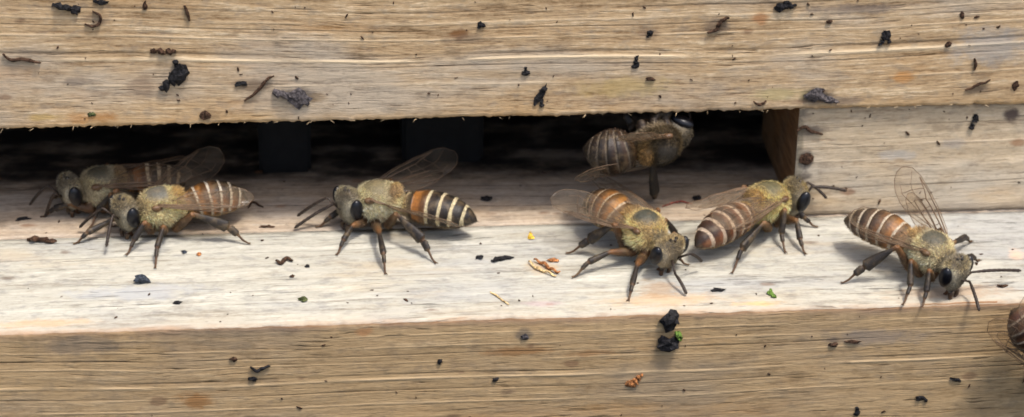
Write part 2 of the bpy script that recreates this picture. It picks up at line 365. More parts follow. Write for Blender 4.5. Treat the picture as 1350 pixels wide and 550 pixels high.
# ------------------------------------------------------------------ bee geometry (mm in, cm out)
mm = 0.1
class Src:
    def __init__(s): s.v, s.f, s.d = [], [], []
    def loft(s, cs, As, Bs, ra, rb, fn, seg=28, cap=True):
        """rings at cs with axes As, Bs and radii; fn(t, angle, pos) -> (r,g,b,gloss,fur)"""
        k = len(s.v); n = len(cs)
        for i in range(n):
            for j in range(seg):
                th = 2 * math.pi * j / seg
                p = cs[i] + As[i] * (math.cos(th) * ra[i]) + Bs[i] * (math.sin(th) * rb[i])
                s.v.append(p); s.d.append(fn(i / (n - 1), th, p))
        for i in range(n - 1):
            for j in range(seg):
                a, b = k + i * seg + j, k + i * seg + (j + 1) % seg
                s.f.append((a, b, b + seg, a + seg))
        s.f.append(tuple(range(k + seg - 1, k - 1, -1))); s.f.append(tuple(range(k + (n - 1) * seg, k + n * seg)))
    def blob(s, c, X, Y, Z, fn, ni=26, nj=36, shape=None):
        rows = []; k = len(s.v)
        for i in range(1, ni):
            ph = math.pi * i / ni
            for j in range(nj):
                th = 2 * math.pi * j / nj
                q = Vector((math.sin(ph) * math.cos(th), math.sin(ph) * math.sin(th), math.cos(ph)))
                u = shape(q) if shape else q
                s.v.append(c + X * u.x + Y * u.y + Z * u.z); s.d.append(fn(q))
        for i in range(ni - 2):
            for j in range(nj):
                a, b = k + i * nj + j, k + i * nj + (j + 1) % nj
                s.f.append((a, a + nj, b + nj, b))
        s.f.append(tuple(k + j for j in range(nj))); s.f.append(tuple(k + (ni - 2) * nj + j for j in range(nj - 1, -1, -1)))
    def tube(s, pts, rs, cols, seg=12, flat=None):
        """pts with radii; resampled with smooth joints"""
        P, Rr, C = [], [], []
        for i in range(len(pts) - 1):
            m = max(3, int((pts[i + 1] - pts[i]).length / .012))
            for q in range(m + (i == len(pts) - 2)):
                t = q / m; P.append(pts[i].lerp(pts[i + 1], t)); Rr.append(rs[i] + (rs[i + 1] - rs[i]) * t)
                C.append(tuple(a + (b - a) * t for a, b in zip(cols[i], cols[i + 1])))
        A, B = [], []
        ref = Vector((0.31, .2, .93))
        for i in range(len(P)):
            d = (P[min(i + 1, len(P) - 1)] - P[max(i - 1, 0)]).normalized()
            a = (ref - d * ref.dot(d)).normalized(); A.append(a); B.append(d.cross(a)); ref = a
        n1 = len(P) - 1
        s.loft(P, A, B, Rr, Rr if flat is None else [r * flat for r in Rr], lambda t, th, p: C[min(n1, int(round(t * n1)))], seg)

def tube_mesh(vs, fs, pts, rs, seg=6):
    k = len(vs); ref = Vector((.2, .3, .93))
    for i, p in enumerate(pts):
        d = (pts[min(i + 1, len(pts) - 1)] - pts[max(i - 1, 0)]).normalized()
        a = (ref - d * ref.dot(d)).normalized(); b = d.cross(a); ref = a
        for j in range(seg):
            th = 2 * math.pi * j / seg; vs.append(p + (a * math.cos(th) + b * math.sin(th)) * rs[i])
    for i in range(len(pts) - 1):
        for j in range(seg):
            x, y = k + i * seg + j, k + i * seg + (j + 1) % seg; fs.append((x, y, y + seg, x + seg))
    fs.append(tuple(range(k + seg - 1, k - 1, -1))); fs.append(tuple(range(k + (len(pts) - 1) * seg, k + len(pts) * seg)))

def interp(t, ks):
    for (a, x), (b, y) in zip(ks, ks[1:]):
        if t <= b: return x + (y - x) * (t - a) / max(b - a, 1e-9)
    return ks[-1][1]
def mixc(a, b, t): return tuple(x + (y - x) * t for x, y in zip(a, b))
def sst(a, b, x):
    t = min(1, max(0, (x - a) / (b - a))); return t * t * (3 - 2 * t)

FORE = [(0, .0), (.10, -.045), (.30, -.075), (.55, -.085), (.78, -.075), (.92, -.03), (1.0, .07), (.985, .17), (.92, .25), (.80, .30), (.66, .315), (.50, .29), (.30, .20), (.12, .09), (0, .04)]
FV = [[(0, 0), (.15, -.03), (.35, -.055), (.6, -.065), (.78, -.055)], [(0, .015), (.2, .0), (.42, -.005), (.52, .0), (.62, -.03), (.78, -.055)],
      [(.42, -.005), (.43, .07), (.56, .09), (.70, .10), (.78, .075), (.90, -.01)], [(0, .03), (.2, .09), (.38, .14), (.58, .19), (.62, .30)],
      [(.20, .0), (.21, .09)], [(.43, .07), (.38, .14)], [(.56, .09), (.58, .19)], [(.70, .10), (.74, .24)], [(.52, .0), (.56, .09)], [(.64, -.03), (.70, .10)], [(0, .03), (.15, .085), (.32, .20)],
      [(.58, .19), (.74, .24), (.84, .2)]]
HIND = [(0, 0), (.2, -.03), (.5, -.055), (.8, -.04), (.97, .02), (1.0, .09), (.92, .18), (.75, .24), (.5, .26), (.3, .24), (.1, .15), (0, .05)]
HV = [[(0, 0), (.3, -.025), (.6, -.04), (.8, -.03)], [(.0, .02), (.3, .05), (.55, .06), (.82, .06)], [(.3, .05), (.55, .15), (.7, .2)], [(.55, .06), (.6, -.04)]]

def wing(parent, name, root, d, c, L, outline, veins, curve=.05, seed=0):
    d = d.normalized(); c = (c - d * c.dot(d)).normalized(); nrm = d.cross(c).normalized()
    def P(u, v, h=0):
        z = curve * math.sin(u * 2.4) * .5 + .022 * nz(u * 5, v * 12, seed) - .25 * v * v
        return root + (d * u + c * v * .86 + nrm * (z + h)) * L
    # grid between leading and trailing edge so that the membrane can undulate; a real, if tiny, thickness
    top = [p for p in outline[:outline.index(max(outline))+1]]; bot = [p for p in outline[outline.index(max(outline)):]][::-1]
    vs, fs = [], []; nu, nv = 26, 8; th = .0008 / (L)
    def edge(line, u): return interp(u, [(a, b) for a, b in line])
    for side in (1, -1):
        for i in range(nu + 1):
            u = 1.0 * (i / nu); u = 1 - (1 - u) ** 1.3
            v0, v1 = edge(top, u), edge(sorted(bot), u)
            for j in range(nv + 1): vs.append(P(u, v0 + (v1 - v0) * j / nv, side * th))
    n1 = (nu + 1) * (nv + 1)
    for i in range(nu):
        for j in range(nv):
            a = i * (nv + 1) + j; fs.append((a, a + 1, a + nv + 2, a + nv + 1)); fs.append((n1 + a + nv + 1, n1 + a + nv + 2, n1 + a + 1, n1 + a))
    for i in range(nu):
        for j in (0, nv):
            a = i * (nv + 1) + j; q = (a, a + nv + 1, n1 + a + nv + 1, n1 + a); fs.append(q if j == 0 else q[::-1])
    wo = link(name, mesh(name, vs, fs), M_wing, parent)
    vs, fs = [], []
    for q, vl in enumerate(veins + [outline]):
        pts = []
        for a, b in zip(vl, vl[1:]):
            for k in range(4): pts.append((a[0] + (b[0] - a[0]) * k / 4, a[1] + (b[1] - a[1]) * k / 4))
        pts.append(vl[-1])
        r = (.0058 if q < 2 else .0028)
        tube_mesh(vs, fs, [P(u, v) for u, v in pts], [r * (1.15 - .6 * i / len(pts)) for i in range(len(pts))] if q < len(veins) else [.0024] * len(pts), 5)
    vo = link('vein', mesh('vein', vs, fs), M_vein, parent); vo.parent = wo; vo.matrix_parent_inverse = Matrix.Identity(4)
    # the wing object sits under the bee with an offset: give the vein the same world placement
    vo.matrix_parent_inverse = (wo.matrix_parent_inverse).inverted() if False else Matrix.Identity(4)
    return wo

def bee(label, T, A, H, face, up=(0, 0, 1), feet=None, knee_up=1.0, wings=None, ant=None, segs=None, side=None, band=(0.62, .50, .33),
        bandw=.055, fur=(0.42, .33, .16), scut=(0.075, .075, .055), ground=0.0, sc=1.0, arch=.5, seed=0, headroll=0.0, thor=.92, ab=.79, ventral=(0.22, .15, .08), bandfrom=2,
        legc=None, only=None, group='honey bees at the hive entrance'):
    global rng
    rng = np.random.default_rng(100 + seed)
    m = mm * sc; up = Vector(up); H = T.lerp(H, .90)
    f = ((T - A).normalized() * .75 + (H - T).normalized() * .35).normalized()
    U = (up - f * up.dot(f)).normalized(); L = U.cross(f).normalized()        # L = the bee's left
    s = Src()
    # thorax
    def thc(q):
        c = fur; b = tuple(v * .62 for v in c)
        top = sst(.52, .90, q.z) * sst(-.45, -.10, q.x)
        flank = sst(.35, .7, abs(q.y)) * sst(.35, 0, q.z) if q.z > 0 else sst(.3, .7, abs(q.y)); b = mixc(b, (fur[0] * .95, fur[1] * .98, fur[2] * 1.05), flank * .8); b = mixc(b, (fur[0] * .5, fur[1] * .48, fur[2] * .45), sst(.5, .9, q.x) * .5)
        col = mixc(b, scut, top); furl = .46 * (1 - .74 * top) + .10 * max(0, -q.z)
        if q.z < -.35: col = mixc(col, (0.30, .24, .16), .6)
        rear = sst(-.35, -.6, q.x) * sst(0.1, .4, q.z); col = mixc(col, (0.26, .16, .06), rear * .45)
        return (*col, .05 + .32 * top, furl)
    def ths(q):
        return Vector((q.x * (1.0 if q.x > 0 else 1.08), q.y, q.z * (1.0 if q.z < 0 else 1.04) - (.10 if q.x < -.3 else 0) * max(0, q.z)))
    s.blob(T, f * 1.95 * m * thor, L * 1.72 * m * thor, U * 1.68 * m * thor, thc, 34, 44, ths)
    # scutellum, tegulae, propodeum
    s.blob(T - f * 1.25 * m + U * .98 * m, f * .55 * m, L * .85 * m, U * .42 * m, lambda q: (0.20, .12, .045, .25, .38), 12, 18)
    for sg in (1, -1): s.blob(T + f * .55 * m + L * sg * 1.42 * m + U * .62 * m, f * .42 * m, L * .25 * m, U * .25 * m, lambda q: (0.12, .06, .025, .6, 0), 8, 12)
    # waist + abdomen
    W = T - f * 1.75 * m - U * .25 * m
    s.tube([T - f * 1.1 * m - U * .2 * m, W, W - f * .5 * m], [1.0 * m, .60 * m, .62 * m], [(.06, .045, .025, .2, .3)] * 3, 16)
    W0 = W - f * .22 * m
    ctl = W0.lerp(A, .5) + U * arch * m * 2
    ns = 150; cs, As, Bs, ra, rb, info = [], [], [], [], [], []
    tb = [0, .17, .35, .51, .66, .81, 1.001]
    segs = segs or [(0.30, .13, .03), (0.30, .12, .028), (0.05, .028, .015), (0.03, .02, .013), (0.022, .016, .012), (0.016, .012, .010)]
    side = side or segs
    prof = [(0, .42), (.03, .85), (.08, 1.28), (.16, 1.62), (.30, 1.86), (.48, 1.90), (.64, 1.74), (.78, 1.40), (.90, .86), (.97, .36), (1, .10)]
    for i in range(ns + 1):
        t = i / ns; p = W0 * (1 - t) ** 2 + ctl * 2 * t * (1 - t) + A * t * t
        d = ((ctl - W0) * (1 - t) + (A - ctl) * t).normalized()
        a = (U - d * U.dot(d)).normalized(); r = interp(t, prof)
        k = max(j for j in range(6) if t >= tb[j]); fr = (t - tb[k]) / (tb[k + 1] - tb[k])
        r *= .955 + .065 * fr ** .8 if t < .97 else 1
        cs.append(p); As.append(a); Bs.append(a.cross(d)); ra.append(r * .92 * m * ab); rb.append(r * m * ab)
    def abc(t, th, p):
        k = max(j for j in range(6) if t >= tb[j]); fr = (t - tb[k]) / (tb[k + 1] - tb[k])
        c0 = 1 - math.cos(th)      # 0 top .. 2 bottom
        col = mixc(segs[k], side[k], sst(.25, .9, c0)); col = (col[0] * 1.12, col[1] * .98, col[2] * .80)
        col = mixc(col, tuple(v * .30 for v in col), sst(.35, .75, fr) * (1 if k < 4 else .6))     # darker rear margin
        fu, gl = .16 if k < 1 else .10, .55
        w = bandw / (tb[k + 1] - tb[k]) * (1 + .35 * sst(.2, 1.2, c0)) * (1 + .10 * math.sin(th * 5 + k * 3 + seed))
        if k >= bandfrom and c0 < 1.6:
            b = 1 - sst(w * .75, w * 1.05, fr); col = mixc(col, band, b); gl *= 1 - b; fu += .07 * b
        if k == 0: col = mixc(col, tuple(v * .8 for v in fur), .5 * (1 - fr)); fu = .35 * (1 - fr) + .1
        col = mixc(col, ventral, sst(1.45, 1.75, c0)); fu += .12 * sst(1.3, 1.8, c0)
        if t > .94: col = mixc(col, (0.02, .014, .01), .7)
        return (*col, gl, fu)
    s.loft(cs, As, Bs, ra, rb, abc, 60)
    # head
    face = Vector(face); hx = face.normalized(); hz = (U - hx * U.dot(hx)).normalized(); hy = hz.cross(hx)
    if headroll: q = Matrix.Rotation(headroll, 3, hx); hz = q @ hz; hy = q @ hy
    def hdc(q):
        c = mixc(tuple(v * .45 for v in fur), (0.21, .19, .15), .5)
        c = mixc(c, (0.05, .04, .03), sst(-.35, -.75, q.z) * sst(.1, .5, q.x))
        c = mixc(c, (0.085, .068, .045), (1 - sst(.18, .50, abs(q.y))) * .75 * sst(0, .4, q.x))
        c = mixc(c, (0.40, .36, .27), sst(.45, .62, abs(q.y)) * (1 - sst(.80, .95, abs(q.y))) * .6)
        c = mixc(c, (0.07, .055, .035), sst(.50, .80, q.z) * .85); c = mixc(c, (0.10, .08, .05), sst(-.1, -.6, q.x) * .7)
        return (*c, .2, (.17 + .20 * sst(.3, .8, q.z)) * (1 - .6 * sst(-.3, -.7, q.z)))
    def hds(q):
        t = (1 - q.z) / 2; wdt = 1.0 - .58 * t ** 1.6
        return Vector((q.x * (1 - .1 * t), q.y * wdt, q.z * (1.0 if q.z > 0 else 1.12)))
    s.blob(H, hx * .95 * m, hy * 1.68 * m, hz * 1.50 * m, hdc, 28, 36, hds)
    s.tube([T + f * 1.2 * m, T.lerp(H, .62), H - hx * .3 * m], [.9 * m, .55 * m, .6 * m], [(.12, .1, .06, .1, .4)] * 3, 14)
    # mandibles and tongue
    for sg in (1, -1):
        b0 = H - hz * 1.48 * m + hy * sg * .42 * m + hx * .35 * m
        s.tube([b0, b0 - hz * .42 * m + hx * .10 * m, b0 - hz * .68 * m - hy * sg * .32 * m + hx * .15 * m], [.22 * m, .17 * m, .08 * m], [(.06, .028, .012, .6, 0)] * 3, 8)
    s.tube([H - hz * 1.3 * m + hx * .1 * m, H - hz * 2.0 * m - hx * .15 * m, H - hz * 2.5 * m - hx * .5 * m], [.28 * m, .16 * m, .07 * m], [(.12, .05, .02, .5, 0)] * 3, 8)
    for j in range(3):     # ocelli
        s.blob(H + hz * 1.56 * m + hx * (.28 if j == 0 else .05) * m + hy * (0, .28, -.28)[j] * m, hx * .13 * m, hy * .13 * m, hz * .12 * m, lambda q: (.01, .01, .012, 1, 0), 6, 8)
    # legs
    DK, BR, OR = legc or ((0.014, .010, .008), (0.055, .027, .012), (0.19, .08, .022))
    feet = feet or {}
    dfl = {'F': (2.6, 2.2), 'M': (-.2, 3.6), 'H': (-4.2, 2.9)}
    hips = {'F': (1.05, .62), 'M': (.05, .80), 'H': (-.95, .75)}
    lens = {'F': (1.75, 1.7, 1.7), 'M': (2.1, 2.0, 2.2), 'H': (2.7, 3.1, 2.8)}
    for sg, sn in ((1, 'L'), (-1, 'R')):
        for k in 'FMH':
            key = sn + k
            if only and key not in only: continue
            hp = T + f * hips[k][0] * m + L * sg * hips[k][1] * m - U * 1.35 * m
            ft = feet.get(key)
            if ft is None:
                ft = T + f * dfl[k][0] * m + L * sg * dfl[k][1] * m
                ft = Vector((ft.x, ft.y, ground))
            kn_dir = up * knee_up + L * sg * .55 + f * (.25 if k == 'F' else (-.1 if k == 'M' else -.15))
            if isinstance(ft, tuple): ft, kd = ft; kn_dir = Vector(kd)
            a, b, c = (v * m for v in lens[k])
            hor = (hp - ft); hor -= up * hor.dot(up); hor = hor.normalized() if hor.length > 1e-6 else f
            ank = ft + hor * c * .55 + up * c * .48
            cx = hp + (L * sg * .35 - U * .25) * m                    # coxa / trochanter
            D = (ank - cx).length
            if D > (a + b) * .97: k2 = D / ((a + b) * .97); a *= k2; b *= k2
            e = (ank - cx).normalized(); ca = max(-1, min(1, (a * a + D * D - b * b) / (2 * a * D)))
            pd = (kn_dir - e * kn_dir.dot(e)).normalized()
            kn = cx + e * (a * ca) + pd * (a * math.sqrt(1 - ca * ca))
            mid = cx.lerp(kn, .5)
            j = .5 if k == 'H' else .0
            c1 = (*mixc(BR, OR, .35), .35, .20); c2 = (*BR, .4, .14); c3 = (*DK, .45, .10); c4 = (*mixc(BR, OR, .2), .4, .08)
            knc = (*mixc(BR, OR, .8), .5, .05)
            s.tube([hp + U * .3 * m, cx, mid, kn], [.46 * m, .33 * m, .33 * m, .20 * m], [c1, c1, c2, knc], 14)
            s.tube([kn, kn.lerp(ank, .18), kn.lerp(ank, .6), kn.lerp(ank, .93), ank], [.17 * m, .20 * m, (.27 + .30 * j) * m, (.29 + .44 * j) * m, .17 * m], [knc, c3, c3, c3, c4], 14, .6 if k == 'H' else .85)
            t1 = ank.lerp(ft, .48) + up * .02 * m
            s.tube([ank, ank.lerp(t1, .15), ank.lerp(t1, .85), t1], [.14 * m, (.20 + .26 * j) * m, (.19 + .22 * j) * m, .10 * m], [c4, c3, c3, c4], 12, .6 if k == 'H' else .85)
            t2 = t1.lerp(ft, .55) - up * .05 * m; t3 = ft + up * .10 * m
            s.tube([t1, t2, t3], [.11 * m, .10 * m, .085 * m], [c4, c4, c4], 8)
            out = (ft - t1); out -= up * out.dot(up); out = out.normalized() if out.length > 1e-5 else -hor
            sd_ = out.cross(up)
            for q in (1, -1): s.tube([t3, t3 + out * .20 * m + sd_ * q * .10 * m, t3 + out * .34 * m + sd_ * q * .17 * m - up * .06 * m], [.07 * m, .055 * m, .02 * m], [c4] * 3, 6)
    # one continuous skin
    tmp = bpy.data.objects.new('tmp', mesh('tmp', s.v, s.f)); COL.objects.link(tmp)
    r = tmp.modifiers.new('r', 'REMESH'); r.mode = 'VOXEL'; r.voxel_size = .0062; r.adaptivity = 0
    sm = tmp.modifiers.new('s', 'SMOOTH'); sm.factor = .5; sm.iterations = 2
    dg = bpy.context.evaluated_depsgraph_get(); dg.update()
    me = bpy.data.meshes.new_from_object(tmp.evaluated_get(dg)); me.name = 'body'
    bpy.data.objects.remove(tmp)
    me.polygons.foreach_set('use_smooth', [True] * len(me.polygons))
    kd = KDTree(len(s.v))
    for i, v in enumerate(s.v): kd.insert(v, i)
    kd.balance()
    nv = len(me.vertices); co_ = np.empty(nv * 3, 'f'); me.vertices.foreach_get('co', co_); co_ = co_.reshape(-1, 3)
    idx = np.array([kd.find(c)[1] for c in co_]); dat = np.array(s.d, 'f')[idx]
    colr = np.ones((nv, 4), 'f'); colr[:, :3] = dat[:, :3]
    # soft sheen of colour variation
    ca = me.color_attributes.new('Col', 'FLOAT_COLOR', 'POINT'); ca.data.foreach_set('color', colr.ravel())
    ga = me.attributes.new('Gloss', 'FLOAT', 'POINT'); ga.data.foreach_set('value', dat[:, 3].copy())
    root = empty('honey_bee', Vector((T.x, T.y, ground))); tag(root, label, 'bee', group)
    bo = link('body', me, M_bee, root)
    # hair
    nr = np.empty(nv * 3, 'f'); me.vertex_normals.foreach_get('vector', nr); nr = nr.reshape(-1, 3)
    wgt = np.clip(dat[:, 4], 0, 1) ; pr = wgt ** .7; pr = pr / pr.sum()
    nh = 32000; ii = rng.choice(nv, nh, p=pr)
    base = co_[ii]; nn = nr[ii]; ln = wgt[ii] * rng.uniform(.45, 1.25, nh) * m * .85
    back = np.array(-f); rnd = rng.normal(size=(nh, 3)) * .38
    d = nn * .62 + back * .50 + rnd * .85; d /= np.linalg.norm(d, axis=1, keepdims=True)
    sd2 = np.cross(d, rng.normal(size=(nh, 3))); sd2 /= np.linalg.norm(sd2, axis=1, keepdims=True)
    wd = (.0008 + .0008 * rng.random(nh))[:, None]
    p1 = base - nn * .002; tip = p1 + d * ln[:, None]; mid = p1 + (d * .6 + nn * .08) * ln[:, None]
    V = np.stack([p1 - sd2 * wd, p1 + sd2 * wd, mid + sd2 * wd * .8, mid - sd2 * wd * .8, tip], 1).reshape(-1, 3)
    b5 = (np.arange(nh) * 5)[:, None]
    F4 = b5 + np.array([[0, 1, 2, 3]]); F3 = b5 + np.array([[3, 2, 4]])
    hm = bpy.data.meshes.new('hair'); hm.vertices.add(len(V)); hm.vertices.foreach_set('co', V.astype('f').ravel())
    lp = np.concatenate([F4, F3], 1).ravel(); hm.loops.add(len(lp)); hm.loops.foreach_set('vertex_index', lp.astype('i'))
    hm.polygons.add(nh * 2); stt = np.stack([np.arange(nh) * 7, np.arange(nh) * 7 + 4], 1).ravel()
    hm.polygons.foreach_set('loop_start', stt.astype('i')); hm.update(calc_edges=True); hm.validate()
    hc = np.array(fur)[None] * np.array([[1.18, 1.20, 1.22]]); own = dat[ii, :3]
    mixk = np.where(dat[ii, 4] > .22, .30, .10)[:, None]; k_own = np.where(dat[ii, 4] > .205, 1.95, .95)[:, None]
    tone = np.array([noise.noise(Vector(p) * 9) for p in base.tolist()])[:, None]
    hc = hc * (1 + .55 * tone) * (1 + np.array([[.04, 0, -.25]]) * np.clip(tone * 2, -1, 1))
    cc = (hc * mixk + own * k_own * (1 - mixk) * (1 + .45 * tone)) * rng.uniform(.35, 1.75, (nh, 1)); cc = np.clip(cc, 0, .9)
    vc = np.ones((nh, 5, 4), 'f'); vc[:, :, :3] = cc[:, None, :]
    ha = hm.color_attributes.new('Col', 'FLOAT_COLOR', 'POINT'); ha.data.foreach_set('color', vc.ravel())
    ho = link('hair', hm, M_hair, root); ho['kind'] = 'stuff'
    # eyes
    for sg in (1, -1):
        bm = bmesh.new(); bmesh.ops.create_uvsphere(bm, u_segments=24, v_segments=16, radius=1)
        ez = (hz * .97 - hy * sg * -.14 + hx * .05).normalized(); ex = (hx - ez * hx.dot(ez)).normalized(); ey = ez.cross(ex)
        c = H + hy * sg * 1.33 * m + hz * .20 * m + hx * .04 * m
        for v in bm.verts:
            k = 1 - .22 * (-v.co.z if v.co.z < 0 else 0)
            v.co = c + ex * v.co.x * .56 * m * k + ey * v.co.y * .44 * m + ez * v.co.z * .98 * m
        me2 = bpy.data.meshes.new('eye'); bm.to_mesh(me2); bm.free(); me2.polygons.foreach_set('use_smooth', [True] * len(me2.polygons))
        link('eye', me2, M_eye, root)
    # antennae: scape, elbow, jointed flagellum
    ant = ant or {}
    for sg, sn in ((1, 'L'), (-1, 'R')):
        a0 = H + hx * .85 * m + hy * sg * .30 * m + hz * .05 * m
        tipa = ant.get(sn)
        if tipa is None: tipa = a0 + hx * 2.2 * m + hy * sg * 1.5 * m - hz * .9 * m
        el = a0 + (hz * .75 + hx * .55 + hy * sg * .40).normalized() * 1.15 * m
        if ant.get(sn + 'e'): el = a0 + (ant[sn + 'e'] - a0).normalized() * 1.25 * m
        vs, fs = [], []
        tube_mesh(vs, fs, [a0, a0.lerp(el, .5), el], [.11 * m, .09 * m, .10 * m], 8)
        bow_ = (el + tipa) / 2 + hz * .25 * m; pts, rr = [], []
        for i in range(41):
            t = i / 40; pts.append(el * (1 - t) ** 2 + bow_ * 2 * t * (1 - t) + tipa * t * t)
            rr.append((.085 + .05 * min(1, t * 4)) * m * (1 - .16 * (abs((t * 10) % 1 - .5) > .38)) * (1 if t < .97 else .6))
        tube_mesh(vs, fs, pts, rr, 8)
        link('antenna', mesh('antenna', vs, fs), M_ant, root)
    # wings: list of (side, kind, tip vector in the bee's own axes (fwd, left, up), chord vector)
    for (sg, kind, tv, cv) in (wings if wings is not None else DEFW):
        fore = kind == 'fore'
        root_p = T + f * (.45 if fore else -.15) * m + L * sg * (1.45 if fore else 1.35) * m + U * (.78 if fore else .55) * m
        d = f * tv[0] + L * tv[1] * sg + U * tv[2]; c = f * cv[0] + L * cv[1] * sg + U * cv[2]
        wing(root, kind + 'wing' if fore else 'hindwing', root_p, d, c, (7.6 if fore else 5.4) * m, FORE if fore else HIND, FV if fore else HV, seed=seed + sg)
    print('bee', seed, 'H-T %.2f mm  T-A %.2f mm' % ((H - T).length * 10, (T - A).length * 10), 'T', [round(v, 2) for v in T], 'verts', nv)
    return root
DEFW = [(1, 'fore', (-1, .12, .04), (0, -1, .30)), (-1, 'fore', (-1, .10, .06), (0, -1, .30)),
        (1, 'hind', (-1, .22, -.02), (0, -1, .25)), (-1, 'hind', (-1, .20, -.02), (0, -1, .25))]

#BEES
OR1, OR2 = (0.40, .18, .035), (0.36, .14, .028)
# the bee in front on the left, facing left, pale hair on its flank
bee('brown bee facing left, standing in front of the dim far left bee', gz(212, 272, .24), gz(326, 264, .19), gz(160, 283, .20), (-.80, -.55, -.12),
    feet={'LF': gz(168, 336), 'LM': gz(205, 353), 'LH': gz(327, 322), 'RF': gz(100, 322), 'RM': gz(150, 300)},
    segs=[OR1, (0.24, .11, .028), (0.10, .05, .022), (0.045, .03, .02), (0.045, .033, .024), (0.04, .03, .022)],
    side=[OR2, (0.42, .18, .035), (0.38, .16, .035), (0.30, .12, .03), (0.24, .10, .03), (0.12, .06, .03)], band=(0.60, .53, .42), bandw=.036, bandfrom=1,
    fur=(0.58, .46, .24), scut=(0.13, .125, .10), seed=2,
    wings=[(1, 'fore', (-1, .16, -.02), (.1, -1, .30)), (-1, 'fore', (-1, .72, .22), (-.35, -.6, -.6)), (1, 'hind', (-1, .26, -.08), (0, -1, .25))],
    ant={'R': gz(105, 300, .05)})
# behind it, in the shade
bee('dim far left bee in the slot shade, half hidden behind another bee', gz(135, 245, .24), gz(245, 243, .20), gz(88, 254, .21), (-.85, -.40, -.15),
    feet={'LF': gz(57, 287), 'LM': gz(120, 300), 'RF': gz(70, 262), 'LH': gz(215, 285)},
    fur=(0.46, .38, .23), scut=(0.09, .08, .05), seed=1, ant={'L': gz(60, 285, .02)})
# facing left with bold black and cream stripes
bee('bee with bold black and cream stripes and one orange band, facing left', gz(499, 264, .25), gz(629, 291, .17), gz(455, 272, .21), (-.86, -.50, -.05),
    feet={'LF': gz(445, 336), 'LM': gz(508, 361), 'LH': gz(573, 347), 'RF': gz(420, 300)},
    segs=[(0.10, .05, .02), (0.30, .13, .03), (0.022, .015, .012), (0.02, .014, .012), (0.018, .013, .011), (0.014, .011, .010)], bandw=.038, band=(0.62, .52, .32),
    side=[(0.10, .05, .02), (0.36, .15, .03), (0.022, .015, .012), (0.02, .014, .012), (0.018, .013, .011), (0.014, .011, .010)],
    fur=(0.60, .51, .31), scut=(0.20, .165, .085), seed=3, arch=.28, ventral=(0.10, .07, .045),
    wings=[(1, 'fore', (-.95, .10, -.16), (0, 1, .62)), (-1, 'fore', (-.85, .80, .20), (-.6, -.5, -.5)), (-1, 'hind', (-.90, .66, .10), (-.6, -.5, -.4))],
    ant={'L': gz(388, 301, .02), 'Le': gz(432, 262, .21), 'R': gz(392, 285, .08)})
# hanging under the upper board inside the slot, colours darkened to paint its shade
HT = gz(868, 190, .76); near_ = lambda x, y, z: Vector((HT.x + x, HT.y + y, z))
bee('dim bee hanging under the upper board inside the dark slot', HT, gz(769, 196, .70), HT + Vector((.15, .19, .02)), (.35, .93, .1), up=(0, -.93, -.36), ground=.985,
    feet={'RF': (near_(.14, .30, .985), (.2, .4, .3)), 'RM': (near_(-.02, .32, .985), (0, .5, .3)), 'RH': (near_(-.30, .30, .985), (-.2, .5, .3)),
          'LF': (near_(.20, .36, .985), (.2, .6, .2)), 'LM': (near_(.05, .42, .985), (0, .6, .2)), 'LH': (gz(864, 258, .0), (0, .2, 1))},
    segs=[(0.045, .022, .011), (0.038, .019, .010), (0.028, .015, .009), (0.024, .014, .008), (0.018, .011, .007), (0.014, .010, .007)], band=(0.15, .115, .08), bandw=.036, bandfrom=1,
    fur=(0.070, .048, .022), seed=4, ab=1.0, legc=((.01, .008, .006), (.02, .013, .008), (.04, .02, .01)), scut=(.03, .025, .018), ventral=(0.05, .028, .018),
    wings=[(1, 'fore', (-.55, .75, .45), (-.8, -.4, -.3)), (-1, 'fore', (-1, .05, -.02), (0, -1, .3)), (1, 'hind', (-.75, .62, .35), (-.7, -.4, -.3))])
# facing the camera and right
bee('golden brown bee walking towards the viewer, its head by another bee\'s abdomen', gz(849, 303, .26), gz(772, 274, .20), gz(884, 336, .19), (.55, -.80, -.35),
    feet={'RF': gz(829, 396), 'RM': gz(757, 366), 'RH': gz(750, 335), 'LF': gz(905, 350), 'LM': gz(905, 318)},
    segs=[(0.40, .21, .06), (0.40, .20, .05), (0.28, .135, .04), (0.12, .07, .035), (0.09, .07, .055), (0.07, .055, .05)], band=(0.56, .43, .28), bandw=.032, bandfrom=1,
    side=[(0.42, .24, .09), (0.40, .20, .07), (0.25, .13, .06), (0.10, .07, .055), (0.07, .055, .05), (0.06, .05, .045)],
    fur=(0.60, .44, .20), scut=(0.060, .062, .045), seed=5, arch=.7, ab=.88,
    wings=[(-1, 'fore', (-1, .42, .08), (.0, -1, .30)), (1, 'fore', (-1, .08, .05), (0, -1, .30)), (-1, 'hind', (-1, .16, -.06), (0, -1, .25))],
    ant={'R': gz(905, 388, .02), 'Re': gz(888, 352, .14), 'L': gz(925, 345, .10)})
# facing away to the right
bee('reddish striped bee facing right, its head against the entrance block', gz(1012, 266, .27), gz(917, 325, .17), gz(1051, 259, .25), (.85, .30, -.15),
    feet={'RF': gz(1061, 335), 'RM': gz(1035, 333), 'RH': gz(966, 360), 'LF': gz(1075, 300), 'LM': gz(960, 285)},
    segs=[(0.28, .125, .035), (0.19, .08, .028), (0.13, .052, .026), (0.10, .042, .024), (0.055, .028, .021), (0.04, .022, .016)],
    side=[(0.34, .13, .04), (0.27, .10, .035), (0.21, .08, .032), (0.18, .07, .03), (0.22, .085, .04), (0.20, .075, .035)], band=(0.58, .45, .33), bandw=.036, bandfrom=1,
    fur=(0.60, .46, .20), scut=(0.13, .115, .055), seed=6, arch=.35, knee_up=1.3,
    ant={'R': gz(1116, 252, .30), 'Re': gz(1070, 246, .36), 'L': gz(1090, 262, .20)})
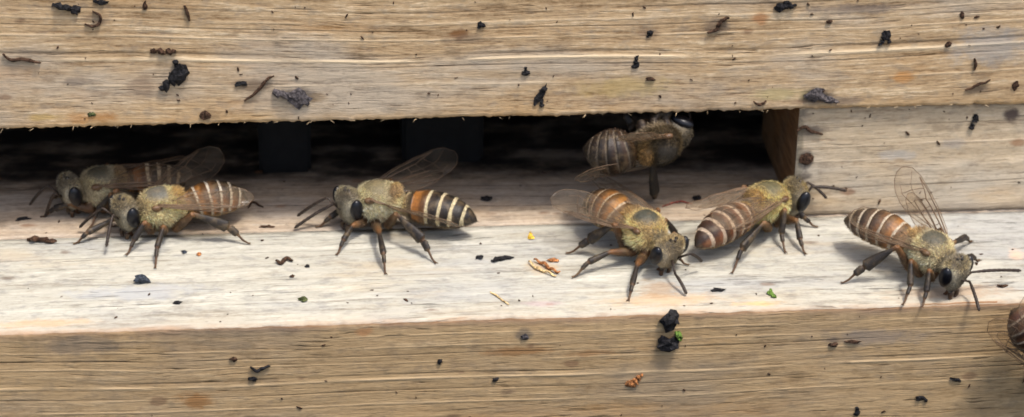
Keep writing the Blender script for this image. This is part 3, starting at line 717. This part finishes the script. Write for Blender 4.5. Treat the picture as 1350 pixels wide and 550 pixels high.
# rightmost whole bee
bee('brown ringed bee below the entrance block with one clear wing raised', gz(1227, 331, .26), gz(1113, 291, .24), gz(1262, 364, .20), (.62, -.72, -.18),
    feet={'RF': gz(1216, 405), 'RM': gz(1191, 402), 'RH': gz(1112, 374), 'LF': gz(1290, 345), 'LM': gz(1280, 320)},
    segs=[(0.38, .18, .045), (0.26, .12, .032), (0.12, .062, .028), (0.09, .06, .042), (0.07, .05, .038), (0.05, .038, .03)],
    side=[(0.36, .17, .045), (0.30, .13, .035), (0.20, .09, .032), (0.16, .08, .04), (0.10, .06, .04), (0.06, .04, .03)], band=(0.55, .46, .34), bandw=.034, bandfrom=1,
    fur=(0.56, .46, .27), scut=(0.085, .08, .055), seed=7,
    wings=[(-1, 'fore', (-1, .06, -.02), (.0, -1, .30)), (1, 'fore', (-1.0, .40, .46), (-.5, -.5, -.6)), (-1, 'hind', (-1, .18, -.08), (0, -1, .25)), (1, 'hind', (-1.0, .46, .30), (-.5, -.5, -.5))],
    ant={'L': gz(1346, 357, .12), 'Le': gz(1288, 352, .16), 'R': gz(1291, 410, .02), 'Re': gz(1282, 372, .12)})

# the bee that only reaches into the lower right corner: on the front of the landing board
bee('bee in the lower right corner, mostly out of frame, its dull brown wing showing', at(1394, 474, 1, DL - .28), at(1334, 408, 1, DL - .23), at(1424, 510, 1, DL - .26), (.6, -.25, -.75), up=(.1, -1, .12),
    feet={'LF': at(1480, 500, 1, DL), 'LM': at(1450, 470, 1, DL), 'LH': at(1400, 430, 1, DL), 'RF': at(1420, 570, 1, DL), 'RM': at(1390, 550, 1, DL), 'RH': at(1350, 500, 1, DL)},
    segs=[(0.20, .10, .05), (0.17, .08, .04), (0.14, .065, .035), (0.12, .055, .03), (0.11, .05, .028), (0.09, .042, .025)], band=(0.36, .28, .2), bandw=.025, fur=(0.36, .27, .14), seed=8, ab=.9,
    wings=[(-1, 'fore', (-1, .14, .04), (0, -1, .30)), (1, 'fore', (-1, .04, .08), (0, -1, .30)), (-1, 'hind', (-1, .20, -.02), (0, -1, .25)), (1, 'hind', (-1, .15, -.02), (0, -1, .25))])
#ENDBEES
# ------------------------------------------------------------------ litter on the boards
PAL = {'black': ((0.013, .012, .013), .55), 'brown': ((0.055, .030, .018), .8), 'grey': ((0.075, .065, .065), .85), 'green': ((0.10, .17, .03), .6),
       'orange': ((0.34, .14, .05), .85), 'yellow': ((0.60, .38, .05), .8), 'straw': ((0.60, .42, .20), .7), 'olive': ((0.07, .08, .03), .7), 'red': ((0.25, .07, .05), .7), 'slate': ((0.035, .042, .055), .5)}
PM = {k: flat('litter_' + k, c, min(.95, ro + .15), .6, 45, .2, .8) for k, (c, ro) in PAL.items()}
def surf(px, py, s):
    if s == 'U': return at(px, py, 1, YU), Vector((0, -1, 0))
    if s == 'L': return at(px, py, 1, DL), Vector((0, -1, 0))
    if s == 'B': return at(px, py, 1, 0.0), Vector((0, -1, 0))
    return gz(px, py), Vector((0, 0, 1))
def lump_geo(vs, fs, c, ax, r3, seed, sub=2, rough=.8):
    bm = bmesh.new(); bmesh.ops.create_icosphere(bm, subdivisions=sub, radius=1); k = len(vs)
    X, Y, Z = ax
    for v in bm.verts:
        q = v.co.normalized(); d = 1 + rough * nz(q.x * 1.4 + seed * 3.1, q.y * 1.4, q.z * 1.4) + rough * .6 * nz(q.x * 3.5, q.y * 3.5 + seed, q.z * 3.5)
        vs.append(c + X * q.x * r3[0] * d + Y * q.y * r3[1] * d + Z * q.z * r3[2] * d)
    fs.extend([tuple(k + v.index for v in f.verts) for f in bm.faces]); bm.free()
def frame(nrm, ang):
    a = Vector((1, 0, 0)); b = nrm.cross(a)
    X = a * math.cos(ang) - b * math.sin(ang) * (1 if nrm.z < .5 else -1); return X.normalized(), nrm.cross(X).normalized(), nrm
ns_ = [0]
def crumb(px, py, s, rx, ry, col, label, name='dirt_crumb', cat='dirt', ang=0.0, h=.55, extra=(), group=None, flatn=False):
    """rx, ry: half sizes in pixels of the photograph; extra: further knobs (dx, dy, r) of the same crumb"""
    ns_[0] += 1; sd = ns_[0]
    p, n = surf(px, py, s); k = 1 / 170.0
    if s == 'T': ry = ry * 1.5
    ax = frame(n, ang); vs, fs = [], []
    hh = max(.010, min(rx, ry) * k * h * .8)
    lump_geo(vs, fs, n * hh * .75, ax, (rx * k, ry * k, hh), sd)
    for (dx, dy, r) in extra:
        q = surf(px + dx, py + dy, s)[0] - p
        lump_geo(vs, fs, q + n * r * k * .5, ax, (r * k, r * k * .8, r * k * .7), sd + 50, 1)
        for t in (.38, .72):                   # smaller knobs between keep the crumb one piece
            rr = max(r * k * (.75 if t < .5 else .6), q.length * .24); j = Vector((nz(sd, t, 1), nz(sd, t, 2), nz(sd, t, 3))) * r * k * .35; j -= n * j.dot(n)
            lump_geo(vs, fs, q * t + j + n * rr * .5, frame(n, ang + t), (rr * 1.25, rr * .8, rr * .6), sd + 80 + t, 1, .7)
    o = link(name, mesh(name, vs, fs, False), PM[col]); o.location = p
    return tag(o, label, cat, group)
def curl(pts, s, r, col, label, name='plant_fibre', cat='fibre', lift=.3, group=None):
    """a thin curled bit lying on the surface; pts in pixels, r in pixels"""
    ns_[0] += 1; P0, n = surf(*pts[0], s); P = [surf(*q, s)[0] - P0 for q in pts]
    S_ = []
    for i in range(len(P) - 1):
        a = P[max(0, i - 1)]; b = P[i]; c = P[i + 1]; d = P[min(len(P) - 1, i + 2)]
        for q in range(6):
            t = q / 6; S_.append(.5 * ((2 * b) + (c - a) * t + (2 * a - 5 * b + 4 * c - d) * t * t + (3 * b - a - 3 * c + d) * t ** 3))
    S_.append(P[-1]); k = 1 / 170.0; m_ = len(S_)
    r *= .85; S_ = [q + n * (r * k * .8 + lift * r * k * (1 + math.sin(i * 1.1 + ns_[0])) ) for i, q in enumerate(S_)]
    vs, fs = [], []
    tube_mesh(vs, fs, S_, [r * k * (.45 + .6 * math.sin(math.pi * min(1, (i + .6) / m_)) + .25 * nz(i * .6, ns_[0], 0)) for i in range(m_)], 7)
    o = link(name, mesh(name, vs, fs), PM[col]); o.location = P0
    return tag(o, label, cat, group)
# upper board
crumb(236, 97, 'U', 12, 15, 'black', 'largest black lump on the upper board, at its left', extra=((-4, -16, 5), (-22, 18, 5)), ang=.9)
crumb(99, 12, 'U', 7, 6, 'black', 'dark crumb above the curled fibre at the upper left', extra=((-28, -6, 3),))
curl([(112, 31), (122, 34), (131, 30), (132, 20), (122, 14)], 'U', 2.4, 'brown', 'hooked brown fibre at the upper left of the upper board')
crumb(134, 3, 'U', 8, 4, 'black', 'dark flat crumb cut by the top edge at the left', extra=((-8, -2, 3),))
curl([(4, 70), (14, 78), (30, 77), (44, 80), (54, 82)], 'U', 2.8, 'brown', 'dark twig lying along the grain at the far left', 'twig', 'twig')
crumb(203, 67, 'U', 5, 3.5, 'brown', 'small brown crumb up left of the largest black lump', extra=((26, 0, 4),))
crumb(318, 110, 'U', 8, 4, 'black', 'oval black chip left of the forked curl', 'bark_chip', 'chip', ang=-.1)
curl([(322, 132), (334, 124), (344, 114), (352, 104), (361, 99)], 'U', 2.6, 'brown', 'S shaped brown fibre between the black chip and grey clod')
crumb(394, 128, 'U', 13, 12, 'grey', 'fuzzy grey clod above the slot near the upper left', 'grey_clod', 'dirt', h=.4, extra=((-30, -6, 7), (-22, -3, 4), (10, 8, 4)))
crumb(271, 151, 'U', 7, 6, 'brown', 'round brown crumb just above the slot edge, left part')
crumb(121, 150, 'U', 5, 3.5, 'olive', 'olive crumb on the orange stain above the slot')
crumb(191, 8, 'U', 3, 6, 'brown', 'thin upright brown chip left of upper centre', 'bark_chip', 'chip', ang=.2)
curl([(243, 6), (247, 16), (250, 27)], 'U', 2.5, 'brown', 'short bent brown fibre near the top edge at the left')
crumb(634, 33, 'U', 4.5, 4, 'black', 'black crumb beside the rusty stain, upper centre')
crumb(693, 96, 'U', 5, 3, 'black', 'small black crumb above the leaning shard', extra=((0, -7, 2),))
crumb(712, 126, 'U', 4.5, 15, 'black', 'leaning black shard just above the slot, middle', 'bark_shard', 'shard', ang=.55, extra=((5, -10, 5), (2, 12, 4)))
crumb(838, 86, 'U', 5.5, 4, 'black', 'upper of two dark chips right of the middle', extra=((2, -12, 2.5),))
crumb(857, 104, 'U', 8, 3, 'brown', 'lower flat chip of two right of the middle', 'bark_chip', 'chip', ang=.1)
crumb(857, 43, 'U', 4, 4, 'black', 'dark crumb above the pale growth line, centre right', extra=((-3, 5, 2),))
curl([(932, 42), (944, 38), (948, 30), (955, 24), (961, 22)], 'U', 3.2, 'brown', 'dark crooked fibre at the upper right of centre')
crumb(1028, 9, 'U', 7, 6, 'black', 'black lump with a bluish tail at the top edge', extra=((10, -7, 3.5), (20, -3, 3)))
crumb(1168, 46, 'U', 6, 8, 'black', 'black lump on the pale growth line at the right', extra=((-7, 12, 3), (5, 9, 3)))
crumb(1250, 58, 'U', 4.5, 4.5, 'brown', 'brown crumb below the growth line at far right')
crumb(1093, 28, 'U', 4, 3, 'brown', 'small brown crumb left of the black lump on the growth line')
crumb(1268, 20, 'U', 3.5, 5, 'brown', 'small tilted brown crumb near the upper right corner')
curl([(1284, 76), (1286, 84), (1284, 92)], 'U', 2.4, 'brown', 'tiny upright fibre on the upper board, far right')
curl([(1272, 118), (1281, 115), (1290, 110), (1299, 108), (1305, 104)], 'U', 2.3, 'brown', 'long thin fibre right above the entrance block')
crumb(1338, 112, 'U', 4.5, 6, 'brown', 'brown crumb at the right edge of the upper board', extra=((2, -5, 2.5),))
crumb(1075, 125, 'U', 12, 9, 'grey', 'dark grey clod on the board above the slot end', 'grey_clod', 'dirt', h=.35, extra=((14, 6, 6), (26, 8, 4)))
curl([(993, 133), (999, 137), (1005, 136), (1010, 132)], 'U', 2.3, 'brown', 'small hooked fibre at the slot edge left of the clod')
# entrance block
crumb(1286, 155, 'B', 4, 4.5, 'black', 'pair of joined black specks on the entrance block', extra=((-6, 13, 4.5),))
crumb(1063, 209, 'B', 9, 10, 'brown', 'round dark clod near the end of the entrance block', 'propolis_clod', 'clod', h=.35)
curl([(1050, 172), (1060, 166), (1069, 172), (1084, 176)], 'B', 2.8, 'brown', 'bent brown fibre at the upper corner of the block')
# landing board and floor
crumb(187, 371, 'T', 10, 5.5, 'slate', 'largest dark slate crumb on the landing board, left', ang=.2, h=.8, flatn=True)
crumb(234, 400, 'T', 5, 2.5, 'black', 'small black crumb right of the slate crumb', 'dirt_crumb')
crumb(400, 396, 'T', 5, 3.5, 'olive', 'dark green crumb near the landing edge, left of centre')
curl([(364, 346), (371, 349), (377, 343), (386, 346)], 'T', 3.2, 'brown', 'brown curled bit between the two left bees\' feet', 'plant_fibre')
crumb(385, 365, 'T', 3, 2, 'brown', 'speck below the brown curled bit')
crumb(640, 264, 'T', 8, 4, 'black', 'black crumb right of the boldly striped abdomen', h=.8)
crumb(632, 340, 'T', 5, 2.5, 'black', 'left black chip of two below the striped bee', 'bark_chip', 'chip', ang=.6)
crumb(669, 341, 'T', 9, 2.5, 'black', 'flat black chip right of the smaller black chip', 'bark_chip', 'chip', extra=((-20, 4, 2.5),))
crumb(700, 314, 'T', 4, 3, 'yellow', 'yellow pollen grain near the middle of the landing board', 'pollen_grain', 'pollen', extra=((-1, -6, 2.5),))
curl([(697, 346), (706, 355), (718, 360), (733, 366)], 'T', 2.2, 'straw', 'left straw coloured husk in the middle of the landing board', 'straw_husk', 'husk', lift=.8)
curl([(704, 345), (716, 350), (727, 358), (738, 362)], 'T', 2.6, 'orange', 'right orange husk lying against the straw husk', 'straw_husk', 'husk', lift=.8)
crumb(729, 344, 'T', 7, 2.5, 'orange', 'flat orange flake beside the husks', 'wood_flake', 'flake')
curl([(646, 386), (655, 391), (671, 403)], 'T', 1.4, 'straw', 'thin straw sliver near the landing edge, middle', 'straw_sliver', 'straw')
crumb(948, 383, 'T', 8, 3, 'black', 'black chip between the golden bee and the green leaf bit', 'bark_chip', 'chip', ang=-.1)
crumb(1015, 387, 'T', 4, 3, 'green', 'bright green leaf bit near the landing edge', 'leaf_fragment', 'leaf', extra=((5, 5, 3.5), (1, -4, 2)))
crumb(919, 264, 'T', 5, 4, 'black', 'black crumb on the floor left of the reddish bee', h=1.0)
curl([(873, 274), (884, 270), (897, 267), (912, 270)], 'T', 1.8, 'red', 'thin red thread on the floor behind the golden bee', 'red_thread', 'thread')
crumb(30, 290, 'T', 9, 3, 'black', 'black chip on the floor at far left', 'bark_chip', 'chip', ang=.3)
crumb(68, 319, 'T', 8, 3.5, 'brown', 'brown chip on the board joint at the far left', 'bark_chip', 'chip', extra=((-30, -2, 3),))
curl([(327, 276), (333, 268), (340, 271), (347, 275)], 'T', 2.0, 'brown', 'brown fibre right of the left bee\'s abdomen tip')
crumb(352, 300, 'T', 8, 2, 'brown', 'thin brown chip on the joint between left bees', 'bark_chip', 'chip')
crumb(1321, 378, 'T', 6, 2, 'brown', 'small chip under the rightmost antenna', 'bark_chip', 'chip')
crumb(243, 333, 'T', 3.5, 3, 'slate', 'bluish speck beside the left bee\'s middle foot')
crumb(262, 336, 'T', 3.5, 2.5, 'orange', 'orange speck beside the bluish speck', 'pollen_grain', 'pollen')
crumb(405, 352, 'T', 3.5, 2, 'black', 'speck left of the striped bee\'s front foot')
# front of the landing board
crumb(883, 419, 'L', 12, 12, 'black', 'upper of two black lumps below the golden bee', 'black_lump', 'lump', ang=.3, h=.9)
crumb(880, 451, 'L', 15, 10, 'black', 'lower of two black lumps below the golden bee', 'black_lump', 'lump', ang=-.15, h=.9)
crumb(894, 441, 'L', 4, 7, 'green', 'yellow green bit of leaf wedged between two black lumps', 'leaf_fragment', 'leaf', ang=-.5, h=1.3)
crumb(832, 506, 'L', 8, 5, 'orange', 'orange flake on the lower board with a small tail', 'wood_flake', 'flake', ang=.5, h=.2, extra=((14, -12, 3),))
curl([(330, 482), (338, 488), (347, 484), (356, 481)], 'L', 2.6, 'black', 'small dark forked fibre on the lower board, left')
crumb(333, 499, 'L', 6, 3.5, 'black', 'black chip under the dark forked fibre', 'bark_chip', 'chip', ang=.3)
crumb(308, 473, 'L', 4, 3, 'brown', 'brown crumb up left of the dark forked fibre')
crumb(580, 476, 'L', 3.5, 4, 'black', 'black crumb on the lower board, left of middle')
crumb(653, 500, 'L', 4, 3, 'black', 'black crumb on the pale growth line of the lower board')
crumb(692, 444, 'L', 5, 4, 'grey', 'grey crumb on the lower board above the growth line')
crumb(1098, 454, 'L', 6, 3, 'brown', 'left brown chip of two on the lower board', 'bark_chip', 'chip')
crumb(1124, 450, 'L', 9, 3, 'brown', 'right longer brown chip of two on the lower board', 'bark_chip', 'chip', ang=.1)
crumb(1261, 500, 'L', 7, 2.6, 'black', 'dark slanted chip at the right of the lower board', 'bark_chip', 'chip', ang=.3)
crumb(1214, 524, 'L', 6, 4, 'black', 'dark crumb near the bottom right', extra=((7, 3, 3),))
crumb(1130, 543, 'L', 4, 6, 'black', 'dark crumb cut by the bottom edge', extra=((0, -6, 2.5),))
# dust-fine crumbs nobody could count
vs, fs = [], []
for i in range(260):
    q = random.random()
    if q < .42: p = Vector((random.uniform(-4.3, 4.6), YU - .003, random.uniform(1.03, 2.2))); n = Vector((0, -1, 0))
    elif q < .50: p = Vector((random.uniform(xb + .1, 4.6), -.003, random.uniform(.05, .95))); n = Vector((0, -1, 0))
    elif q < .80: p = Vector((random.uniform(-4.3, 4.6), random.uniform(DL + .05, .9), .002)); n = Vector((0, 0, 1))
    else: p = Vector((random.uniform(-4.5, 4.8), DL - .003, random.uniform(-1.6, -.08))); n = Vector((0, -1, 0))
    r = random.choice((.005, .006, .007, .009, .012)); lump_geo(vs, fs, p, frame(n, random.uniform(0, 3)), (r * random.uniform(.8, 2.4), r * .8, r * .6), i, 1)
o = link('dirt_specks', mesh('dirt_specks', vs, fs), PM['brown']); tag(o, 'fine brown dirt specks scattered over the boards', 'dirt', kind='stuff')
